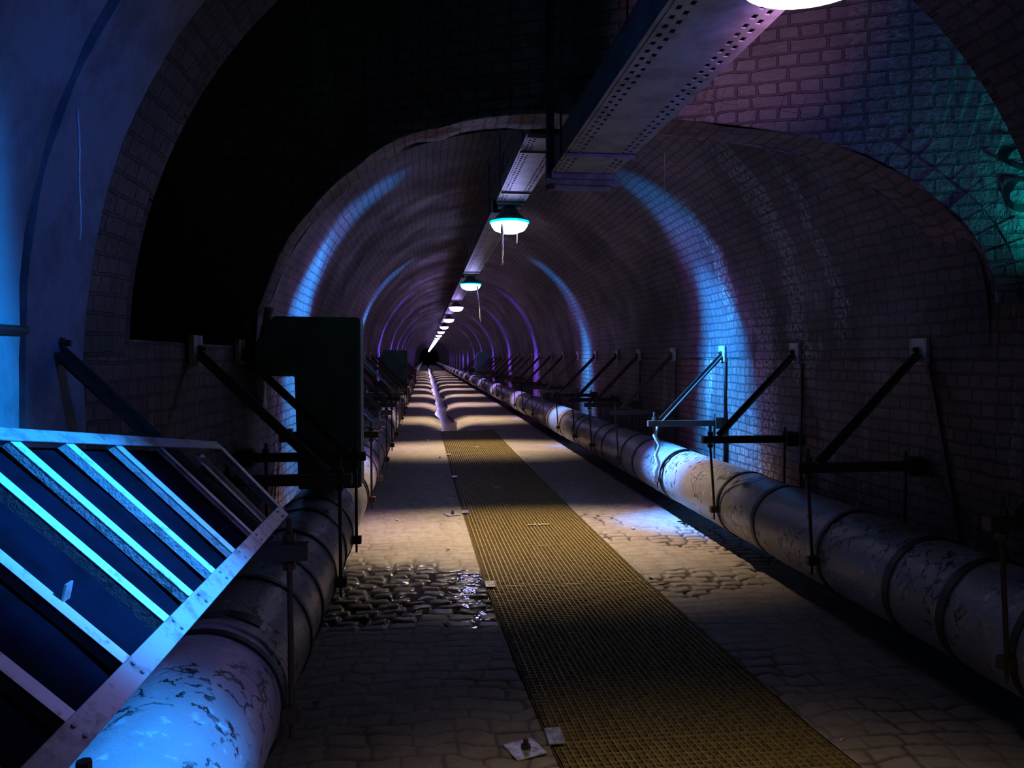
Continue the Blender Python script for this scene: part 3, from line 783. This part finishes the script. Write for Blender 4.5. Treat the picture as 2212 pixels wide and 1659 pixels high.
# ---------------------------------------------------------------- green tank on the left brackets
def tank(y, x0, x1, xs, z0, zm, z1, dep, label, cut=.16):
    root = empty('green_tank', ((x0 + x1) / 2, y, z0)); cxx = (x0 + x1) / 2
    prof = [(xs, z0), (x1, z0), (x1, z1), (x0 + cut, z1 + .007), (x0 + .02, z1 - .2), (x0, zm + .05), (x0 + .03, zm), (xs - .02, zm)]
    n = len(prof); m = MB()
    for yy in (0, dep):
        for px, pz in prof: m.v.append((px - cxx, yy, pz - z0))
    m.f = [tuple(reversed(range(n))), tuple(range(n, 2 * n))] + [(i, (i + 1) % n, n + (i + 1) % n, n + i) for i in range(n)]
    m.build('shell', GREEN, root, bevel=.012)
    MB().box((x1 - cxx + .004, .02, (z1 - z0) / 2), (.014, .03, z1 - z0 - .02)).build('edge_strip', GREENE, root)
    tag(root, label, 'tank'); return root
tank(5.86, -1.27, -.49, -.945, .765, 1.61, 2.05, .42, 'dark green sheet-metal tank over the left pipe beside the wall')
tank(20.4, -1.22, -.47, -.95, .765, 1.2, 1.94, .5, 'small far tank over the left pipe, yellowish in the lamplight')
tank(37.1, 2.45, 3.1, 2.5, .76, 1.0, 2.02, .5, 'far dark tank standing over the right pipe')

# plaster post on the left jamb of the arch
m = MB(); n = 9
for i in range(n):
    t = i / (n - 1); z = 1.35 + .78 * t; x = XL + .01 + .14 * max(0, t - .25) ** 1.5
    wv = .16 - .05 * t
    for dx, dy in ((0, -.05), (.05, -.05), (.05, wv), (0, wv)): m.v.append((x + dx + random.uniform(-.008, .008), 6.02 + dy + random.uniform(-.02, .02), z))
for i in range(n - 1):
    for k in range(4): k2 = (k + 1) % 4; m.f.append((i * 4 + k, i * 4 + k2, i * 4 + 4 + k2, i * 4 + 4 + k))
m.f += [(3, 2, 1, 0), (n * 4 - 4, n * 4 - 3, n * 4 - 2, n * 4 - 1)]
o = m.build('trim_5', PLASTER, smooth=True); o['kind'] = 'structure'

# ---------------------------------------------------------------- cable trays
TX0, TX1, TZ = .755, 1.02, 3.36
def tray(y0, y1, z, x0, x1, label, holes=True, depth=.16, sag=0.0):
    w_ = x1 - x0; L = y1 - y0; root = empty('cable_tray', (x0 + w_ / 2, y0, z))
    # perforated bottom plate
    cu = .0165; nu = max(4, int(w_ / cu)); nvv = int(L / .033) if holes else 2
    m = MB()
    for j in range(nvv + 1):
        for i in range(nu + 1): m.v.append((-w_ / 2 + w_ * i / nu, L * j / nvv, 0))
    if holes: cols = {1, 3, nu - 2, nu - 4}
    else: cols = set()
    for j in range(nvv):
        for i in range(nu):
            if i in cols and (j + (i in (3, nu - 4))) % 2 == 0: continue
            a = j * (nu + 1) + i; m.f.append((a, a + nu + 1, a + nu + 2, a + 1))
    m.build('bottom_plate', TRAY, root, solid=.004)
    m = MB()
    for sx in (-1, 1):
        m.box((sx * (w_ / 2 - .002), L / 2, depth / 2), (.004, L, depth)); m.box((sx * (w_ / 2 + .008), L / 2, .004), (.02, L, .005))
    m.build('side_flanges', TRAY, root)
    m = MB(); m.box((0, L / 2, depth), (w_, L, .004)); m.build('cover', TRAYD, root)
    m = MB()
    for q in range(5): MB().tube([(-w_ * .3 + w_ * .15 * q, .02, .02 + .01 * (q % 2)), (-w_ * .3 + w_ * .15 * q, L - .02, .02)], .009, 6).build('cable', BAND, root)
    for yy in (.3, L - .3):
        for sx in (-1, 1): MB().tube([(sx * (w_ / 2 + .012), yy, .0), (sx * (w_ / 2 + .012), yy, max(.3, 3.97 - z if z > 3 else 3.95 - z))], .006, 6).build('hanger_rod', STEEL, root)
    for yy, h in ((.45, .016), (L - .45, .016), (.01, .03), (L - .01, .03)): MB().box((0, yy, -.012), (w_ + .03, .025, h)).build('crosspiece', TRAY, root)
    tag(root, label, 'cable tray', 'cable trays between the ceiling lamps')
    return root
t1 = tray(.2, 4.38, 2.80, .735, 1.07, 'large perforated cable tray crossing the top of the photo, nearest the viewer', depth=.18)
tray(5.55, 7.95, TZ, TX0, TX1, 'second cable tray, seen under the arch in front of the second lamp')
# the ribbed section runs on from lamp to lamp
names = ['short cable tray between the second and third ceiling lamps', 'cable tray leading to the fourth ceiling lamp', 'cable tray leading to the fifth ceiling lamp', 'farthest visible cable tray, before the lamps merge']
for i in range(4): tray(LAMPS[i + 1][0] + .4, LAMPS[i + 2][0] - .25, TZ, TX0, TX1, names[i])
o = MB().box((0, 0, .62), (.035, .10, 1.28)).build('drop_post', TRAYD, bevel=.004); o.location = (.725, 4.45, 2.74)
tag(o, 'dark upright post at the end of the nearest cable tray', 'post')
o = MB().box((.17, 0, 0), (.42, .05, .03)).box((.17, .03, -.03), (.34, .02, .02)).build('tray_end_bracket', TRAY); o.location = (.74, 4.42, 2.765)
tag(o, 'pale crosspiece under the end of the nearest cable tray', 'bracket')

# ---------------------------------------------------------------- lamps
def lamp(y, z, r=.20, rim=RIMC, lens=LENS):
    root = empty('ceiling_lamp', (LX, y, z))
    m = MB(); m.lathe((0, 0, 0), [(r * 1.02, -.02), (r * .97, .0), (r * .6, .07), (r * .45, .10), (r * .4, .16)], 32); m.build('shade', TRAY, root, smooth=True)
    m = MB(); m.lathe((0, 0, 0), [(r * .97, -.010), (r * .96, -.05), (r * .80, -.095), (r * .42, -.125), (.01, -.132)], 32); m.build('lens', lens, root, smooth=True)
    m = MB(); m.lathe((0, 0, 0), [(r * .98, .0), (r * 1.05, -.004), (r * 1.05, -.022), (r * .98, -.026)], 32); m.build('rim', rim, root, smooth=True)
    m = MB(); m.box((0, 0, .17), (.24, .12, .06)); m.build('gear_box', TRAY, root, bevel=.004)
    for hx in (-.07, .07): MB().tube([(hx, 0, .16), (hx, 0, .72)], .006, 6).build('hanger', STEEL, root)
    return root
l1 = lamp(*LAMPS[0], lens=LENS1); lc = lamp(*LAMPS[1]); lv = None
tag(l1, 'nearest ceiling lamp, its glow just entering the top edge of the photo', 'ceiling lamp', 'round ceiling lamps')
tag(lc, 'large glowing ceiling lamp with a cyan glare ring and a long drip below it', 'ceiling lamp', 'round ceiling lamps')
for i, (ly, lz) in enumerate(LAMPS[2:], 2):
    if i == 3: lv = lamp(ly, lz, .20, RIMV); o = lv
    else: o = copy_tree(lc if i < 3 else lv); o.location = (LX, ly, lz)
    tag(o, {2: 'third ceiling lamp with a cyan glare ring and a curved drip at its right side'}.get(i, '%s ceiling lamp of the receding row, %s' % (ORD[i], 'violet-white' if i < 6 else 'merging into the bright line of lamps')), 'ceiling lamp', 'round ceiling lamps')

# ---------------------------------------------------------------- drips
def drip(x, y, z0, z1, r, label, curve=0.0):
    n = 14; pts = []; rr = []
    for i in range(n):
        t = i / (n - 1)
        pts.append((x + curve * (1 - (1 - t) ** 2) + random.uniform(-.003, .003), y, z0 + (z1 - z0) * t)); rr.append(r * (1 - .55 * t) * random.uniform(.75, 1.2))
    rr[-1] = r * .55
    o = MB().tube(pts, rr, 7).build('lime_drip', LIME, smooth=True, org=pts[-1]); tag(o, label, 'drip', 'lime drips hanging from the roof')
drip(-1.045, 2.5, 2.50, 2.107, .004, 'thin white drip hanging over the dark left side')
drip(1.101, 3.5, 3.95, 2.869, .0035, 'long thin drip with a droplet crossing the near cable tray')
drip(.808, 8.05, 3.15, 2.72, .016, 'thick crooked drip under the big cyan-haloed lamp')
drip(1.0, 8.35, 3.36, 2.99, .007, 'short drip at the right side of the big cyan-haloed lamp')
drip(1.01, 15.0, 3.14, 2.43, .016, 'curved drip at the right side of the third lamp', .07)
drip(1.155, 5.3, 3.36, 3.0, .003, 'faint drip just right of the second cable tray')
drip(1.27, 5.3, 3.32, 2.93, .003, 'faint drip below the end of the near cable tray')
drip(1.68, 5.3, 3.2, 2.75, .003, 'faintest drip against the dark vault, right of the lamps')
drip(.93, 12, 3.4, 2.75, .006, 'small drip between the second and third lamps')

# ---------------------------------------------------------------- litter on the ground
def leaf(x, y, z, s, mat, lab, rot=0.0):
    m = MB(); n = 7
    for i in range(n):
        t = i / (n - 1); w_ = s * .38 * math.sin(PI * (.08 + .84 * t)); zz = .25 * s * math.sin(PI * t) * .6
        m.v += [(-s + 2 * s * t, -w_, zz + .2 * w_), (-s + 2 * s * t, 0, zz), (-s + 2 * s * t, w_, zz + .3 * w_)]
    for i in range(n - 1):
        for k in range(2): a = i * 3 + k; m.f.append((a, a + 3, a + 4, a + 1))
    o = m.build('dead_leaf', mat, solid=.0015); o.location = (x, y, z + .003); o.rotation_euler.z = rot; tag(o, lab, 'leaf', 'leaves lying on the floor')
leaf(-.238, 10.2, .0, .035, LITTER, 'pale curled leaf alone on the mud left of the grating', 1)
leaf(.96, 10.2, .0, .06, LITTER, 'pale leaf on the grating in the darker stretch', .3)
leaf(.995, 14.9, .0, .06, LITTER, 'pale leaf on the far grating near the open drain', 0)
leaf(1.89, 3.27, .0, .018, LITTER, 'tiny yellow leaf at the grating edge in the bottom right', .5)
leaf(1.821, 5.74, .0, .05, LITTERD, 'brown scrap on the right edge of the grating', .1)
leaf(1.78, 5.9, .0, .035, LITTER, 'pale flat scrap by the right edge of the grating', 2)
leaf(-.62, 3.6, .0, .03, LITTERD, 'dark twisted leaf by the foot of the near left pipe', 2)
o = MB().tube([(-.14, 0, .003), (-.05, .004, .006), (.05, .002, .005), (.15, .02, .006)], [.002, .003, .003, .002], 6).build('twig', LITTER); o.location = (1.133, 7.0, .002); o.rotation_euler.z = .12
tag(o, 'long thin straw lying across the bright part of the grating', 'twig')
for i, (dx, dy) in enumerate(((-.10, 0), (-.05, .012), (0, -.006), (.045, .01), (.09, 0))):
    m = MB(); m.box((0, 0, .006), (.05, .022, .010), Matrix.Rotation(i * .9, 3, 'Z')); o = m.build('paper_scrap', LITTER, bevel=.003); o.location = (1.179 + dx, 7.89 + dy, .002)
    tag(o, 'torn white paper scrap in the small heap on the lit grating', 'paper scrap', 'paper scraps heaped on the grating')
random.seed(11)
spots = [(.36, 9.6), (.30, 11.4), (.28, 12.3), (.25, 13.3), (.05, 16.2), (.12, 17.0), (-.1, 17.3), (1.75, 12.5), (1.72, 13.0), (1.8, 12.2), (.2, 6.95), (-.3, 8.3), (-.42, 6.0), (2.1, 7.6), (1.95, 10.1), (1.6, 15.5), (2.2, 4.3), (-.62, 4.25), (-.55, 3.9)]
for i, (x, y) in enumerate(spots):
    m = MB(); s_ = random.uniform(.012, .028)
    vs = [Vector((random.uniform(-1, 1), random.uniform(-1, 1), random.uniform(0, 1))).normalized() * s_ * random.uniform(.7, 1.2) for _ in range(14)]
    import bmesh
    bm = bmesh.new()
    for q in vs: bm.verts.new(q + Vector((0, 0, s_ * .35)))
    bmesh.ops.convex_hull(bm, input=bm.verts); me = D.meshes.new('stone_chip'); bm.to_mesh(me); bm.free(); me.materials.append(LITTER if i % 3 else LITTERD)
    o = D.objects.new('stone_chip', me); C.objects.link(o); o.location = (x, y, 0); 
    sx_ = 'left' if x < .5 else 'right'
    tag(o, 'pale chip %s of the grating, %s from the viewer' % (sx_, ORD[sorted(spots, key=lambda p: p[1]).index((x, y))]), 'stone chip', 'stone chips beside the grating')

# graffiti on the face of the arch wall
def ring_paint(x, z, rx, rz, wd, name, lab):
    m = MB(); n = 28
    for i in range(n):
        a = 2 * PI * i / n * .93; 
        for q in (-1, 1):
            k = 1 + q * wd * (1 + .4 * math.sin(3 * a)); xx = x + rx * k * math.cos(a); m.v.append((xx, yp(xx) - .004, z + rz * k * math.sin(a)))
    for i in range(n - 1): m.f.append((2 * i, 2 * i + 2, 2 * i + 3, 2 * i + 1))
    o = m.build('graffiti_stroke', PAINT); tag(o, lab, 'graffiti', 'spray paint marks on the teal-lit wall')
ring_paint(3.35, 2.87, .15, .07, .16, 'a', 'large flat oval of dark spray paint on the teal-lit bricks')
ring_paint(3.30, 2.66, .08, .08, .20, 'b', 'round dark spray paint loop just under the large oval')
ring_paint(3.72, 3.36, .06, .05, .2, 'c', 'small dark spray paint ring near the right edge of the photo')

# thin conduit along the left pier
strip_('conduit', [(-1.17, 1.2, 1.83), (-1.17, 2.42, 1.83)], .014, BAND, 'thin black pipe at the far left, ending at the rendered pier', 'conduit')
# distant risers glowing in violet light
for i, (x, y) in enumerate(((-1.12, 31.0), (-1.1, 36.5), (2.9, 58), (2.92, 52), (2.95, 38))):
    o = MB().tube([(0, 0, 0), (0, 0, 1.2)], .09, 16).build('riser_pipe', ANGLE, smooth=True); o.location = (x, y, .75)
    tag(o, '%s violet-lit upright pipe far down the tunnel, on the %s' % (('nearer', 'farther', 'farthest', 'middle', 'nearest')[i], 'left' if x < 0 else 'right'), 'pipe', 'violet upright pipes in the distance')
    spot('riser_fill', (LX, y - .8, 2.6), (x, y, 1.4), 260, VIO, .35, .8)  # unseen violet spot added to light this riser
